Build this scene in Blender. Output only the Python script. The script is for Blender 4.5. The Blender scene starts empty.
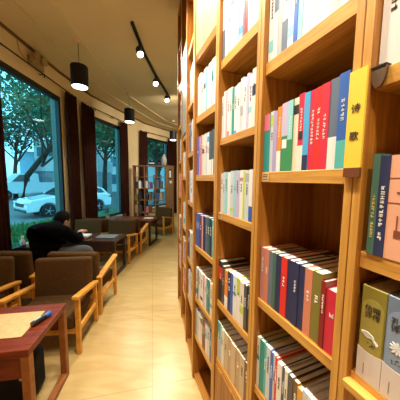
import bpy, math, random
from mathutils import Matrix, Vector
random.seed(7)
R = math.radians
scene = bpy.context.scene
COL = scene.collection

# ------------------------------------------------------------ camera, sky, exposure
cd = bpy.data.cameras.new('camera')
cd.sensor_fit = 'HORIZONTAL'; cd.sensor_width = 36.0; cd.lens = 36 * 215 / 400
cd.clip_start = 0.03; cd.clip_end = 200
cam = bpy.data.objects.new('camera', cd); COL.objects.link(cam)
cam.matrix_world = (Matrix.Translation((0, 0, 1.4)) @ Matrix.Rotation(R(90 - 5.4), 4, 'X')
                    @ Matrix.Rotation(R(0.55), 4, 'Z'))
scene.camera = cam
scene.view_settings.view_transform = 'Standard'
scene.view_settings.look = 'None'
scene.view_settings.gamma = 1.0
scene.view_settings.use_curve_mapping = False
scene.view_settings.exposure = 0.0
world = bpy.data.worlds.new('sky'); scene.world = world
world.use_nodes = True
bgn = world.node_tree.nodes['Background']
bgn.inputs['Color'].default_value = (0.76, 0.92, 1.0, 1)
bgn.inputs['Strength'].default_value = 3.8

TRACK_W, PEND_W, NEAR_W = 95.0, 46.0, 125.0
WARM = (1.0, 0.89, 0.72)

# ------------------------------------------------------------ materials
MATS = {}
def mat(name, col, rough=0.6, metal=0.0, emit=0.0, vary=0.0, scale=8.0, coat=0.0, bump=0.0, spec=0.5):
    if name in MATS: return MATS[name]
    m = bpy.data.materials.new(name); m.use_nodes = True
    nt = m.node_tree; b = nt.nodes['Principled BSDF']
    b.inputs['Base Color'].default_value = (*col, 1)
    b.inputs['Roughness'].default_value = rough
    b.inputs['Metallic'].default_value = metal
    b.inputs['Specular IOR Level'].default_value = spec
    if coat: b.inputs['Coat Weight'].default_value = coat
    if emit:
        b.inputs['Emission Color'].default_value = (*col, 1)
        b.inputs['Emission Strength'].default_value = emit
    if vary or bump:
        tc = nt.nodes.new('ShaderNodeTexCoord')
        n = nt.nodes.new('ShaderNodeTexNoise'); n.inputs['Scale'].default_value = scale
        n.inputs['Detail'].default_value = 4
        nt.links.new(tc.outputs['Object'], n.inputs['Vector'])
        if vary:
            r = nt.nodes.new('ShaderNodeValToRGB')
            r.color_ramp.elements[0].position = 0.3; r.color_ramp.elements[1].position = 0.7
            r.color_ramp.elements[0].color = (*[c * (1 - vary) for c in col], 1)
            r.color_ramp.elements[1].color = (*[min(1, c * (1 + vary)) for c in col], 1)
            nt.links.new(n.outputs['Fac'], r.inputs['Fac'])
            nt.links.new(r.outputs['Color'], b.inputs['Base Color'])
        if bump:
            bp = nt.nodes.new('ShaderNodeBump'); bp.inputs['Strength'].default_value = bump
            bp.inputs['Distance'].default_value = 0.01
            nt.links.new(n.outputs['Fac'], bp.inputs['Height'])
            nt.links.new(bp.outputs['Normal'], b.inputs['Normal'])
    MATS[name] = m
    return m

def wood(name, dark, light, grain=(40, 40, 2.2), rough=0.45, spec=0.5):
    if name in MATS: return MATS[name]
    m = bpy.data.materials.new(name); m.use_nodes = True
    nt = m.node_tree; b = nt.nodes['Principled BSDF']
    tc = nt.nodes.new('ShaderNodeTexCoord'); mp = nt.nodes.new('ShaderNodeMapping')
    mp.inputs['Scale'].default_value = grain
    n = nt.nodes.new('ShaderNodeTexNoise'); n.inputs['Scale'].default_value = 1.6
    n.inputs['Detail'].default_value = 6; n.inputs['Roughness'].default_value = 0.6
    n.inputs['Distortion'].default_value = 0.35
    r = nt.nodes.new('ShaderNodeValToRGB')
    r.color_ramp.elements[0].position = 0.32; r.color_ramp.elements[1].position = 0.66
    r.color_ramp.elements[0].color = (*dark, 1); r.color_ramp.elements[1].color = (*light, 1)
    nt.links.new(tc.outputs['Object'], mp.inputs['Vector']); nt.links.new(mp.outputs['Vector'], n.inputs['Vector'])
    nt.links.new(n.outputs['Fac'], r.inputs['Fac']); nt.links.new(r.outputs['Color'], b.inputs['Base Color'])
    b.inputs['Roughness'].default_value = rough
    b.inputs['Specular IOR Level'].default_value = spec
    MATS[name] = m
    return m

OAK_D, OAK_L = (0.235, 0.075, 0.007), (0.47, 0.195, 0.024)
wood_v = wood('oak_upright', OAK_D, OAK_L, (38, 38, 2.0))
wood_h = wood('oak_shelf', OAK_D, OAK_L, (2.5, 38, 38))
edge_v = wood('oak_edge_upright', (0.46, 0.21, 0.035), (0.72, 0.40, 0.085), (38, 38, 2.0))
edge_h = wood('oak_edge_shelf', (0.46, 0.21, 0.035), (0.72, 0.40, 0.085), (2.5, 38, 38))
wood_d = wood('oak_door', (0.60, 0.36, 0.14), (0.80, 0.56, 0.27), (26, 26, 1.6))
arm_wood = wood('chair_beech', (0.56, 0.23, 0.025), (0.82, 0.38, 0.05), (9, 9, 9), 0.4)
table_wood = wood('table_red_wood', (0.10, 0.014, 0.004), (0.21, 0.036, 0.009), (3, 26, 26), 0.4, 0.25)
table_edge = wood('table_edge_wood', (0.20, 0.062, 0.012), (0.31, 0.11, 0.024), (9, 9, 9), 0.45, 0.25)
cab_wood = wood('cabinet_wood', (0.20, 0.085, 0.025), (0.32, 0.15, 0.05), (26, 26, 2.0), 0.5)
upholstery = mat('brown_upholstery', (0.085, 0.044, 0.015), 0.9, vary=0.18, scale=60, bump=0.15, spec=0.12)
black_metal = mat('black_metal', (0.008, 0.008, 0.009), 0.5, spec=.25)
black_paint = mat('black_window_paint', (0.010, 0.010, 0.011), 0.5)
curtain_m = mat('dark_curtain', (0.032, 0.009, 0.005), 0.9, vary=0.2, scale=14, spec=.1)
page_m = mat('paper_pages', (0.86, 0.80, 0.66), 0.9, vary=0.05, scale=90)
white_m = mat('white_gloss', (0.80, 0.80, 0.80), 0.4)
wall_m = mat('tan_wall_paint', (0.80, 0.63, 0.36), 0.85, vary=0.04, scale=3)
ceil_m = mat('ochre_ceiling_paint', (0.76, 0.60, 0.34), 0.85, vary=0.04, scale=2)
lamp_m = mat('lit_lamp_face', (1.0, 0.93, 0.82), 0.5, emit=9.0)

def tile_floor():
    m = bpy.data.materials.new('floor_tiles'); m.use_nodes = True
    nt = m.node_tree; b = nt.nodes['Principled BSDF']; L = nt.links.new
    tc = nt.nodes.new('ShaderNodeTexCoord'); mp = nt.nodes.new('ShaderNodeMapping')
    mp.vector_type = 'TEXTURE'
    mp.inputs['Rotation'].default_value = (0, 0, R(12.5)); mp.inputs['Location'].default_value = (-0.311, 1.335, 0)
    L(tc.outputs['Object'], mp.inputs['Vector'])
    br = nt.nodes.new('ShaderNodeTexBrick'); br.offset = 0.0; br.squash = 1.0
    br.inputs['Scale'].default_value = 1.0; br.inputs['Brick Width'].default_value = 0.84
    br.inputs['Row Height'].default_value = 0.84; br.inputs['Mortar Size'].default_value = 0.0028
    br.inputs['Mortar Smooth'].default_value = 0.2
    br.inputs['Color1'].default_value = (0.56, 0.415, 0.18, 1); br.inputs['Color2'].default_value = (0.53, 0.39, 0.165, 1)
    br.inputs['Mortar'].default_value = (0.40, 0.27, 0.11, 1)
    L(mp.outputs['Vector'], br.inputs['Vector'])
    mp2 = nt.nodes.new('ShaderNodeMapping'); mp2.inputs['Scale'].default_value = (2.0, 9.0, 1)
    mp2.inputs['Rotation'].default_value = (0, 0, R(8))
    L(tc.outputs['Object'], mp2.inputs['Vector'])
    n = nt.nodes.new('ShaderNodeTexNoise'); n.inputs['Scale'].default_value = 1.3
    n.inputs['Detail'].default_value = 7; n.inputs['Distortion'].default_value = 1.2
    L(mp2.outputs['Vector'], n.inputs['Vector'])
    r = nt.nodes.new('ShaderNodeValToRGB')
    r.color_ramp.elements[0].position = 0.35; r.color_ramp.elements[1].position = 0.7
    r.color_ramp.elements[0].color = (0.80, 0.74, 0.62, 1); r.color_ramp.elements[1].color = (1, 1, 1, 1)
    L(n.outputs['Fac'], r.inputs['Fac'])
    mx = nt.nodes.new('ShaderNodeMixRGB'); mx.blend_type = 'MULTIPLY'; mx.inputs['Fac'].default_value = 0.9
    L(br.outputs['Color'], mx.inputs['Color1']); L(r.outputs['Color'], mx.inputs['Color2'])
    L(mx.outputs['Color'], b.inputs['Base Color'])
    b.inputs['Roughness'].default_value = 0.28
    return m
floor_m = tile_floor()

def glass_mat(name, tint, gloss=0.06):
    m = bpy.data.materials.new(name); m.use_nodes = True
    nt = m.node_tree; nt.nodes.clear(); L = nt.links.new
    o = nt.nodes.new('ShaderNodeOutputMaterial'); t = nt.nodes.new('ShaderNodeBsdfTransparent')
    g = nt.nodes.new('ShaderNodeBsdfGlossy'); mx = nt.nodes.new('ShaderNodeMixShader')
    t.inputs['Color'].default_value = (*tint, 1); g.inputs['Roughness'].default_value = 0.02
    mx.inputs['Fac'].default_value = gloss
    L(t.outputs[0], mx.inputs[1]); L(g.outputs[0], mx.inputs[2]); L(mx.outputs[0], o.inputs['Surface'])
    return m
pane_m = glass_mat('blue_tinted_glass', (0.42, 0.78, 0.87))

# ------------------------------------------------------------ mesh building
class MB:
    def __init__(s): s.v, s.f, s.mi = [], [], []
    def add(s, vs, fs, mi=0):
        o = len(s.v); s.v += [tuple(v) for v in vs]
        for f in fs: s.f.append([i + o for i in f]); s.mi.append(mi)
        return s
    def box(s, x0, x1, y0, y1, z0, z1, M=None, mi=0):
        vs = [Vector((x, y, z)) for z in (z0, z1) for y in (y0, y1) for x in (x0, x1)]
        if M: vs = [M @ v for v in vs]
        return s.add(vs, [(0, 2, 3, 1), (4, 5, 7, 6), (0, 1, 5, 4), (1, 3, 7, 5), (3, 2, 6, 7), (2, 0, 4, 6)], mi)
    def bar(s, a, b, w, h, up=(0, 0, 1), mi=0):
        a, b = Vector(a), Vector(b); d = (b - a).normalized(); up = Vector(up)
        x = d.cross(up).normalized() if abs(d.dot(up)) < 0.999 else Vector((1, 0, 0)); y = x.cross(d)
        vs = [p + x * sx * w / 2 + y * sy * h / 2 for p in (a, b) for sx, sy in ((-1, -1), (1, -1), (1, 1), (-1, 1))]
        return s.add(vs, [(3, 2, 1, 0), (4, 5, 6, 7), (0, 1, 5, 4), (1, 2, 6, 5), (2, 3, 7, 6), (3, 0, 4, 7)], mi)
    def tube(s, pts, rad, n=10, caps=True, mi=0):
        pts = [Vector(p) for p in pts]; rads = rad if isinstance(rad, (list, tuple)) else [rad] * len(pts)
        rings = []
        for i, p in enumerate(pts):
            d = (pts[min(i + 1, len(pts) - 1)] - pts[max(i - 1, 0)]).normalized()
            ref = Vector((0, 0, 1)) if abs(d.z) < 0.95 else Vector((1, 0, 0))
            x = d.cross(ref).normalized(); y = d.cross(x)
            rings.append([p + (x * math.cos(2 * math.pi * k / n) + y * math.sin(2 * math.pi * k / n)) * rads[i] for k in range(n)])
        vs = [v for r in rings for v in r]; fs = []
        for i in range(len(pts) - 1):
            for k in range(n):
                fs.append((i * n + k, i * n + (k + 1) % n, (i + 1) * n + (k + 1) % n, (i + 1) * n + k))
        if caps: fs += [tuple(range(n))[::-1], tuple((len(pts) - 1) * n + k for k in range(n))]
        return s.add(vs, fs, mi)
    def lathe(s, prof, n=20, c=(0, 0, 0), mi=0):
        vs = [(c[0] + r * math.cos(2 * math.pi * k / n), c[1] + r * math.sin(2 * math.pi * k / n), c[2] + z) for r, z in prof for k in range(n)]
        fs = []
        for i in range(len(prof) - 1):
            for k in range(n): fs.append((i * n + k, i * n + (k + 1) % n, (i + 1) * n + (k + 1) % n, (i + 1) * n + k))
        fs += [tuple(range(n))[::-1], tuple((len(prof) - 1) * n + k for k in range(n))]
        return s.add(vs, fs, mi)
    def prism(s, poly, a, b, axis='y', mi=0):
        def P(u, w, t): return {'y': (u, t, w), 'x': (t, u, w), 'z': (u, w, t)}[axis]
        n = len(poly); vs = [P(u, w, a) for u, w in poly] + [P(u, w, b) for u, w in poly]
        fs = [tuple(range(n)), tuple(range(2 * n - 1, n - 1, -1))] + [(i, i + n, (i + 1) % n + n, (i + 1) % n) for i in range(n)]
        return s.add(vs, fs, mi)
    def build(s, name, m, parent=None, bevel=0.0, smooth=False, seg=2):
        me = bpy.data.meshes.new(name); me.from_pydata(s.v, [], s.f)
        ms = m if isinstance(m, (list, tuple)) else [m]
        for x in ms: me.materials.append(x)
        if len(ms) > 1: me.polygons.foreach_set('material_index', s.mi)
        me.update()
        import bmesh
        bm = bmesh.new(); bm.from_mesh(me); bmesh.ops.recalc_face_normals(bm, faces=bm.faces); bm.to_mesh(me); bm.free()
        if smooth: me.shade_smooth()
        o = bpy.data.objects.new(name, me); COL.objects.link(o)
        if parent: o.parent = parent
        if bevel:
            bv = o.modifiers.new('bevel', 'BEVEL'); bv.width = bevel; bv.segments = seg; bv.limit_method = 'ANGLE'; bv.angle_limit = R(40)
        return o

def edged(o, m):
    """pale edge banding on the front faces"""
    o.data.materials.append(m)
    for p in o.data.polygons:
        if p.normal.y < -.8: p.material_index = 1
    return o
def tag(o, label, cat, group=None, kind=None):
    if label: o['label'] = label
    if cat: o['category'] = cat
    if group: o['group'] = group
    if kind: o['kind'] = kind
    return o
def empty(name, loc=(0, 0, 0), rz=0.0, M=None):
    o = bpy.data.objects.new(name, None); COL.objects.link(o); o.empty_display_size = 0.1
    o.matrix_world = M if M is not None else Matrix.Translation(loc) @ Matrix.Rotation(rz, 4, 'Z')
    return o
def structure(o): o['kind'] = 'structure'; return o
def children(o): return [c for c in o.children]
def copy_tree(o, parent=None):
    c = o.copy(); COL.objects.link(c)
    if parent: c.parent = parent
    for ch in list(o.children): copy_tree(ch, c)
    return c
def text_mesh(name, body, size, m, parent, M, depth=0.0003, xscale=1.0):
    cu = bpy.data.curves.new(name, 'FONT'); cu.body = body; cu.size = size
    cu.align_x = 'CENTER'; cu.align_y = 'CENTER'; cu.extrude = depth; cu.resolution_u = 2
    t = bpy.data.objects.new(name + '_src', cu); COL.objects.link(t)
    bpy.context.view_layer.update()
    me = bpy.data.meshes.new_from_object(t.evaluated_get(bpy.context.evaluated_depsgraph_get()))
    bpy.data.objects.remove(t); bpy.data.curves.remove(cu)
    me.materials.clear(); me.materials.append(m)
    me.transform(M @ Matrix.Diagonal((xscale, 1, 1, 1)))
    o = bpy.data.objects.new(name, me); COL.objects.link(o); o.parent = parent
    return o

# ------------------------------------------------------------ the room
ZC = 3.17
WL = [(-2.10, -1.6), (-2.26, 1.2), (-2.31, 2.45), (-2.37, 3.76), (-2.35, 4.74), (-2.10, 5.78), (-1.78, 7.02), (-1.20, 7.98), (-0.5, 8.9), (0.6, 9.9), (2.1, 10.7)]
WINDOWS = [(2, 3), (4, 5), (6, 7)]
ZS, ZT, TH = 0.46, 2.755, 0.17
def normal_out(a, b):
    d = (Vector(b) - Vector(a)).normalized(); return Vector((-d.y, d.x))
def offs(k, t):
    """the wall's plan point k moved t inward (towards the aisle)"""
    a, b, c = WL[max(k - 1, 0)], WL[k], WL[min(k + 1, len(WL) - 1)]
    n = (normal_out(a, b) if k > 0 else normal_out(b, c)) + (normal_out(b, c) if k < len(WL) - 1 else normal_out(a, b))
    n.normalize(); return Vector(WL[k]) - n * t
w = MB()
def wseg(k, z0, z1):
    a, b, c, d = Vector(WL[k]), Vector(WL[k + 1]), offs(k + 1, -TH), offs(k, -TH)
    vs = [(*p, z) for z in (z0, z1) for p in (a, b, c, d)]
    w.add(vs, [(0, 1, 2, 3), (7, 6, 5, 4), (0, 4, 5, 1)]); w.add(vs, [(1, 5, 6, 2), (2, 6, 7, 3), (3, 7, 4, 0)], 1)
for k in range(len(WL) - 1):
    if (k, k + 1) in WINDOWS: wseg(k, -0.6, ZS); wseg(k, ZT, ZC + 0.1)
    else: wseg(k, -0.6, ZC + 0.1)
structure(w.build('wall_left', [wall_m, mat('outer_wall_render', (.20, .24, .21), .9)]))
outline = [tuple(offs(k, -TH)) for k in range(len(WL))]
core = [(0.9, 5.2), (0.3, 3.6), (0.075, 2.55), (0.30, 1.58), (1.38, -1.2), (1.38, -1.6)]
full = outline + [(2.1, 7.0)] + core
def slab(name, z0, z1, m):
    n = len(full); vs = [(x, y, z0) for x, y in full] + [(x, y, z1) for x, y in full]
    return structure(MB().add(vs, [tuple(range(n))[::-1], tuple(range(n, 2 * n))] + [(i, (i + 1) % n, (i + 1) % n + n, i + n) for i in range(n)]).build(name, m))
slab('floor', -0.3, 0.0, floor_m)
slab('ceiling', ZC, ZC + 0.15, ceil_m)
w2 = MB()
pts = [(2.1, 10.7), (2.1, 7.0)] + core
for a, b in zip(pts[:-1], pts[1:]):
    n = normal_out(a, b) * 0.1
    vs = [(*p, z) for z in (0, ZC) for p in (Vector(a), Vector(b), Vector(b) + n, Vector(a) + n)]
    w2.add(vs, [(0, 1, 2, 3), (7, 6, 5, 4), (0, 4, 5, 1), (1, 5, 6, 2), (2, 6, 7, 3), (3, 7, 4, 0)])
structure(w2.build('wall_right', wall_m))
structure(MB().box(-2.4, 1.5, -1.72, -1.6, 0, ZC).build('wall_back', wall_m))
# stepped ceiling mouldings along the curved wall; corner crease painted as dark strip
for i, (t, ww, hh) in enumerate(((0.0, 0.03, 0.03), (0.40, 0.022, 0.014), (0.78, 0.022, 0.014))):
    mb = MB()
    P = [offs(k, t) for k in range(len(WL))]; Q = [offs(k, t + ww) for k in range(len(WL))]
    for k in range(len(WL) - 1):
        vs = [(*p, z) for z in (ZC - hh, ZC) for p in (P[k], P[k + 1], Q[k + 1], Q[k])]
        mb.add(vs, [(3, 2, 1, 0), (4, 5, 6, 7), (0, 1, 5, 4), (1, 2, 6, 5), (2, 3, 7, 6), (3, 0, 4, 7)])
    structure(mb.build('trim_%d' % (i + 1), mat('crease_brown', (0.16, 0.085, 0.03), 0.8) if i == 0 else ceil_m))

# windows: black frame, blue tinted pane, pale sill
sill_m = mat('pale_sill_stone', (0.55, 0.50, 0.42), 0.5)
for i, (k0, k1) in enumerate(WINDOWS):
    a, b = Vector(WL[k0]), Vector(WL[k1]); d = (b - a).normalized(); no = normal_out(a, b); Ln = (b - a).length
    ang = math.atan2(d.y, d.x)
    root = structure(empty('window_%d' % (i + 1), (*a, 0), ang))       # local x along the wall, local y outward
    f = MB(); fw = 0.055
    f.box(0, fw, 0.0, 0.06, ZS, ZT).box(Ln - fw, Ln, 0.0, 0.06, ZS, ZT)
    f.box(fw, Ln - fw, 0.0, 0.06, ZS, ZS + fw).box(fw, Ln - fw, 0.0, 0.06, ZT - 0.075, ZT)
    f.build('window_frame', black_paint, root)
    MB().box(fw, Ln - fw, 0.026, 0.032, ZS + fw, ZT - 0.075).build('window_pane', pane_m, root)
    MB().box(-0.02, Ln + 0.02, -0.09, 0.0, ZS - 0.035, ZS).build('window_sill', sill_m, root, bevel=0.006)

# ------------------------------------------------------------ bookcase: seven bays along a bend
P0 = Vector((-0.0545, 1.437)); U1 = Vector((-0.386, 1)).normalized(); U2 = Vector((-0.2, 0.98)).normalized()
BW, PT, DEP = 0.342, 0.019, 0.27
SC = -0.024
def frame(p, u):
    """local x towards the near end, y into the bookcase, z up"""
    return Matrix(((-u.x, u.y, 0, p.x), (-u.y, -u.x, 0, p.y), (0, 0, 1, 0), (0, 0, 0, 1)))
BAY = {}
for i, n in enumerate('DCBA'): BAY[n] = frame(P0 + U1 * (SC - BW * i), U1)
q = P0 + U1 * SC
for i, n in enumerate('EFG'): q = q + U2 * BW; BAY[n] = frame(q, U2)
TYPE2 = [(0.0, 0.034), (0.305, 0.335), (0.58, 0.612), (0.935, 0.966), (1.393, 1.428), (1.75, 1.79), (2.11, 2.15), (2.50, 2.54)]
TYPE1 = [(0.0, 0.034), (0.415, 0.448), (0.74, 0.772), (1.202, 1.236), (1.568, 1.600), (1.922, 1.963), (2.32, 2.36), (2.72, 2.76)]
SH = dict(A=[(0, .034), (0.945, 0.98), (1.218, 1.253), (1.580, 1.615), (1.96, 2.0), (2.35, 2.39), (2.72, 2.76)], B=TYPE2, C=TYPE1, D=TYPE2, E=TYPE1, F=TYPE2, G=TYPE1)
NAMES = dict(A='nearest bookcase', B='second bookcase', C='third bookcase', D='fourth bookcase', E='fifth bookcase', F='sixth bookcase', G='farthest bookcase')
BLAB = dict(A='oak bookcase nearest the camera, with the thick olive and blue volumes',
            B='oak bookcase with the row of bright poetry spines left of the yellow sign',
            C='oak bookcase between the bright poetry spines and the open bottom compartment',
            D='oak bookcase with a door at the top and an empty open compartment at the floor',
            E='oak bookcase fifth from the camera, first past the bend',
            F='second oak bookcase past the bend, with a grey upper door',
            G='last oak bookcase at the far end of the row')
ZTOP = 3.12
for n, M in BAY.items():
    root = tag(empty('bookcase', M=M), BLAB[n], 'bookcase', 'oak bookcases along the aisle')
    k = .175 if n == 'E' else 0.0                       # the first bay past the bend tapers to the back
    def plan(x0, x1, y0, y1, c0, c1): return [(x0 - k * y0 * c0, y0), (x1 - k * y0 * c1, y0), (x1 - k * y1 * c1, y1), (x0 - k * y1 * c0, y1)]
    edged(MB().box(0, PT - 0.0006, 0, DEP, 0, ZTOP).build('side_panel', wood_v, root, bevel=0.0015, seg=1), edge_v)
    edged(MB().prism(plan(BW - PT, BW - 0.0006, 0, DEP, 1, 1), 0, ZTOP, 'z').build('side_panel', wood_v, root, bevel=0.0015, seg=1), edge_v)
    MB().prism(plan(PT, BW - PT, DEP - 0.012, DEP, 0, 1), 0, ZTOP, 'z').build('back_panel', wood_v, root)
    MB().prism(plan(PT, BW - PT, 0.004, DEP - 0.012, 0, 1), ZTOP - 0.03, ZTOP, 'z').build('top_panel', wood_h, root)
    for z0, z1 in SH[n]:
        edged(MB().prism(plan(PT, BW - PT, 0.011, DEP - 0.012, 0, 1), z0, z1, 'z').build('shelf', wood_h, root, bevel=0.0012, seg=1), edge_h)
    def door(x0, x1, z0, z1, m, y0=-0.004, kn=None):
        d = MB().box(x0, x1, y0, y0 + 0.018, z0, z1).build('door', m, root, bevel=0.002, seg=1)
        if kn: MB().lathe([(0.004, 0), (0.004, 0.012), (0.009, 0.016), (0.008, 0.024)], 10).build('knob', black_metal, d).matrix_local = Matrix.Translation((kn[0], y0, kn[1])) @ Matrix.Rotation(R(90), 4, 'X')
    if n == 'A':
        d = MB().box(PT * .9, BW - PT * .9, -0.006, 0.010, 0.04, 0.945).build('door', wood_v, root, bevel=0.002, seg=1)
        MB().box(PT * .9, BW - PT * .9, -0.012, 0.010, 0.947, 0.966).build('ledge', edge_h, root, bevel=0.002, seg=1)
    if n == 'C': door(PT + .001, BW - PT - .001, 0.038, 0.412, wood_v, 0.006)
    if n == 'D': door(PT + .001, BW - PT - .001, 2.155, 2.495, wood_d, 0.006); door(PT + .001, BW - PT - .001, 2.545, 3.085, wood_d, 0.006)
    if n == 'D': MB().box(PT, BW - PT, 0.004, 0.012, 2.11, 2.15).build('shelf_edge', wood_h, root)
    if n == 'F': door(PT + .001, BW - PT - .001, 1.795, 2.495, mat('grey_door_laminate', (0.30, 0.32, 0.30), 0.35), 0.006)

# ---- books
ORD = ['first', 'second', 'third', 'fourth', 'fifth', 'sixth', 'seventh', 'eighth', 'ninth', 'tenth', 'eleventh', 'twelfth', 'thirteenth', 'fourteenth', 'fifteenth', 'sixteenth', 'seventeenth', 'eighteenth', 'nineteenth', 'twentieth']
C = dict(white=(.84, .85, .85), cream=(.82, .76, .60), ivory=(.80, .78, .70), grey=(.42, .43, .45), pale=(.62, .68, .74), lilac=(.56, .50, .72), lavender=(.42, .36, .64),
         pink=(.78, .20, .30), salmon=(.66, .24, .15), dusty=(.55, .27, .28), rose=(.80, .42, .48), red=(.72, .035, .03), crimson=(.66, .03, .07), maroon=(.25, .02, .02), orange=(.85, .28, .04),
         amber=(.72, .38, .05), yellow=(.85, .62, .06), lime=(.55, .68, .10), olive=(.22, .19, .04), green=(.05, .28, .11), teal=(.03, .33, .33), turquoise=(.10, .52, .52), aqua=(.30, .68, .74),
         sky=(.08, .42, .78), blue=(.05, .16, .58), royal=(.04, .14, .52), slate=(.13, .18, .26), navy=(.025, .035, .11), violet=(.16, .14, .52), plum=(.16, .06, .12), brown=(.20, .10, .04),
         tan=(.52, .36, .20), beige=(.60, .48, .32), dark=(.035, .035, .04), charcoal=(.09, .09, .10), peach=(.80, .42, .28), forest=(.06, .16, .12))
SAY = dict(pale='pale blue-grey', dusty='dusty pink', forest='dark green', dark='black', sky='sky blue', royal='royal blue', slate='slate blue', navy='navy blue', lime='lime green', olive='olive', teal='teal')
def bookmat(c): return mat('cover_' + c, C[c], 0.42)
ink = {'w': mat('title_white', (.85, .85, .82), .5), 'k': mat('title_black', (.03, .03, .03), .5), 'y': mat('title_gold', (.75, .55, .2), .4)}
def marks(t, z0, z1, size, rnd):
    """small brush-like spine marks, one glyph under the other"""
    mb = MB(); z = z1
    while z - size > z0:
        if rnd.random() < 0.9:
            for _ in range(4):
                if rnd.random() < .5: zz = z - rnd.random() * size * .8; mb.box(t / 2 - size * .4, t / 2 + size * .4, -.0006, 0, zz - size * .07, zz + size * .07)
                else: xx = t / 2 + (rnd.random() - .5) * size * .7; mb.box(xx - size * .07, xx + size * .07, -.0006, 0, z - size * .8, z)
        z -= size * 1.12
    return mb
rb = random.Random(3)
def book(M, x, y, z, t, h, dep, c, label, group, band=None, ttl=None, lean=0.0, square=None, motif=None):
    B = M @ Matrix.Translation((x, y, z)) @ Matrix.Rotation(lean, 4, 'Y')
    o = tag(empty('book', M=B), label, 'book', group)
    ct = min(0.002, t * .16)
    cv = MB()
    cv.box(0, t, 0, ct, 0, h); cv.box(0, ct, ct, dep, 0, h); cv.box(t - ct, t, ct, dep, 0, h)
    cv.build('cover', bookmat(c), o)
    MB().box(ct, t - ct, ct, dep - .004, 0.0015, h - .0025).build('pages', page_m, o)
    if band:
        bc, z0, z1 = band
        MB().box(0.0002, t - .0002, -.0004, 0, h * z0, h * z1).build('spine_band', bookmat(bc), o)['label'] = (SAY.get(bc, bc) + ' band on the spine')
    if square:
        MB().box(t * .15, t * .85, -.0007, -.0003, h * square[1], h * square[2]).build('spine_label', bookmat(square[0]), o)
    if motif:
        mm = mat('motif_brown', (.22, .06, .03), .6)
        for z_ in (.545, .78): MB().box(0, t, -.0004, 0, h * z_, h * z_ + .0014).build('cover_rule', mm, o)
        MB().prism([(t * .30, h * .22), (t * .75, h * .22), (t * .75, h * .29), (t * .645, h * .29), (t * .645, h * .37), (t * .60, h * .37), (t * .60, h * .29), (t * .41, h * .29), (t * .41, h * .43), (t * .36, h * .43), (t * .36, h * .29), (t * .30, h * .29)], -.0006, 0).build('cover_motif', mm, o)
        MB().box(t * .30, t * .50, -.0006, 0, h * .64, h * .655).build('cover_print', mm, o)
    if ttl:
        col, z0, z1, sz = ttl
        mb = marks(t, h * z0, h * z1, min(sz, t * .75), rb)
        if mb.v: mb.build('title', ink[col], o)
    return o
def row(bay, z, where, items, x0=None, x1=None, hdef=.195, dep=.15, y0=.016, hj=.006, group=None, yj=.004, o0=0):
    """ITEMS: colour or (colour, weight, height, extras); thicknesses are scaled to fill x0..x1"""
    M = BAY[bay]; x0 = PT + .002 if x0 is None else x0; x1 = BW - PT - .003 if x1 is None else x1
    it = [(i if isinstance(i, tuple) else (i,)) for i in items]
    W = [(i[1] if len(i) > 1 and i[1] else 1.0) for i in it]
    k = (x1 - x0) / sum(W); x = x0
    for j, i in enumerate(it):
        t = W[j] * k; h = (i[2] if len(i) > 2 and i[2] else hdef + rb.uniform(-hj, hj)); e = dict(i[3]) if len(i) > 3 else {}
        if 'band' not in e and i[0] in ('white', 'ivory', 'pale', 'cream') and j < 14 and rb.random() < .55:
            b0 = rb.choice((0, .12, .3, .55, .78)); e['band'] = (rb.choice(('slate', 'navy', 'teal', 'aqua', 'grey', 'sky', 'dusty', 'lime', 'dark')), b0, b0 + rb.uniform(.05, .22))
        if 'ttl' not in e and t > .009 and rb.random() < .75:
            light = sum(C[i[0]]) > 1.2
            e['ttl'] = ('k' if light else 'w', .5, .5 + rb.uniform(.15, .35), t * .38)
        if e.get('ttl') == 0: e.pop('ttl')
        size = e.pop('say', 'thick ' if t > .03 else ('thin ' if t < .0125 else ''))
        desc = size + SAY.get(i[0], i[0]) + '-spined book'
        if 'band' in e and len((SAY.get(i[0], i[0]) + SAY.get(e['band'][0], '') + where).replace('-', ' ').split()) > 5 and size: desc = desc[len(size):]
        if 'band' in e: desc += ' with ' + SAY.get(e['band'][0], e['band'][0]) + ' band'
        book(M, x, y0 + rb.uniform(0, yj), z, t - .0005, h, dep + rb.uniform(-.006, .004), i[0],
             f"{desc}, {ORD[j + o0]} from left, {where} of {NAMES[bay]}", group or f"books on the {where} of the {NAMES[bay]}", **e)
        x += t

b1 = [('teal', 1.5, .192, dict(band=('pink', .72, 1), ttl=0)), ('pale', 1.0, .196), ('lavender', .9, .192), ('orange', 1.0, .200, dict(band=('white', 0, .32))),
      ('lilac', 1.5, .205, dict(band=('green', 0, .52), square=('white', .34, .47), ttl=0)), ('green', 1.0, .204, dict(band=('aqua', .45, 1))), ('cream', 1.0, .205), ('crimson', 1.05, .21, dict(band=('ivory', 0, .33), square=('dark', .42, .52))),
      ('sky', 1.0, .206, dict(band=('navy', 0, .2))), ('crimson', 1.0, .206, dict(ttl=('w', .3, .75, .008))), ('red', .9, .207, dict(ttl=('w', .3, .75, .008))), ('crimson', 1.1, .208, dict(ttl=('w', .35, .65, .008))),
      ('slate', 1.25, .21, dict(band=('white', .0, .36))), ('royal', 1.25, .213, dict(band=('turquoise', 0, .30)))]
row('B', 1.4285, 'poetry shelf', b1, x1=BW - PT - .012, y0=.012)
b2 = [('dusty', 1.0), ('salmon', 1.0), ('slate', 1.0), ('forest', .7), ('navy', 1.0), ('red', 1.15), ('navy', 1.0), ('navy', 1.0), ('navy', .95), ('salmon', 1.1), ('olive', 1.3), ('maroon', .6, .18), ('crimson', 1.6, .165, dict(say='stout '))]
row('B', .9665, 'shelf under the empty gap', b2, hdef=.192, hj=.002, dep=.15)
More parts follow.
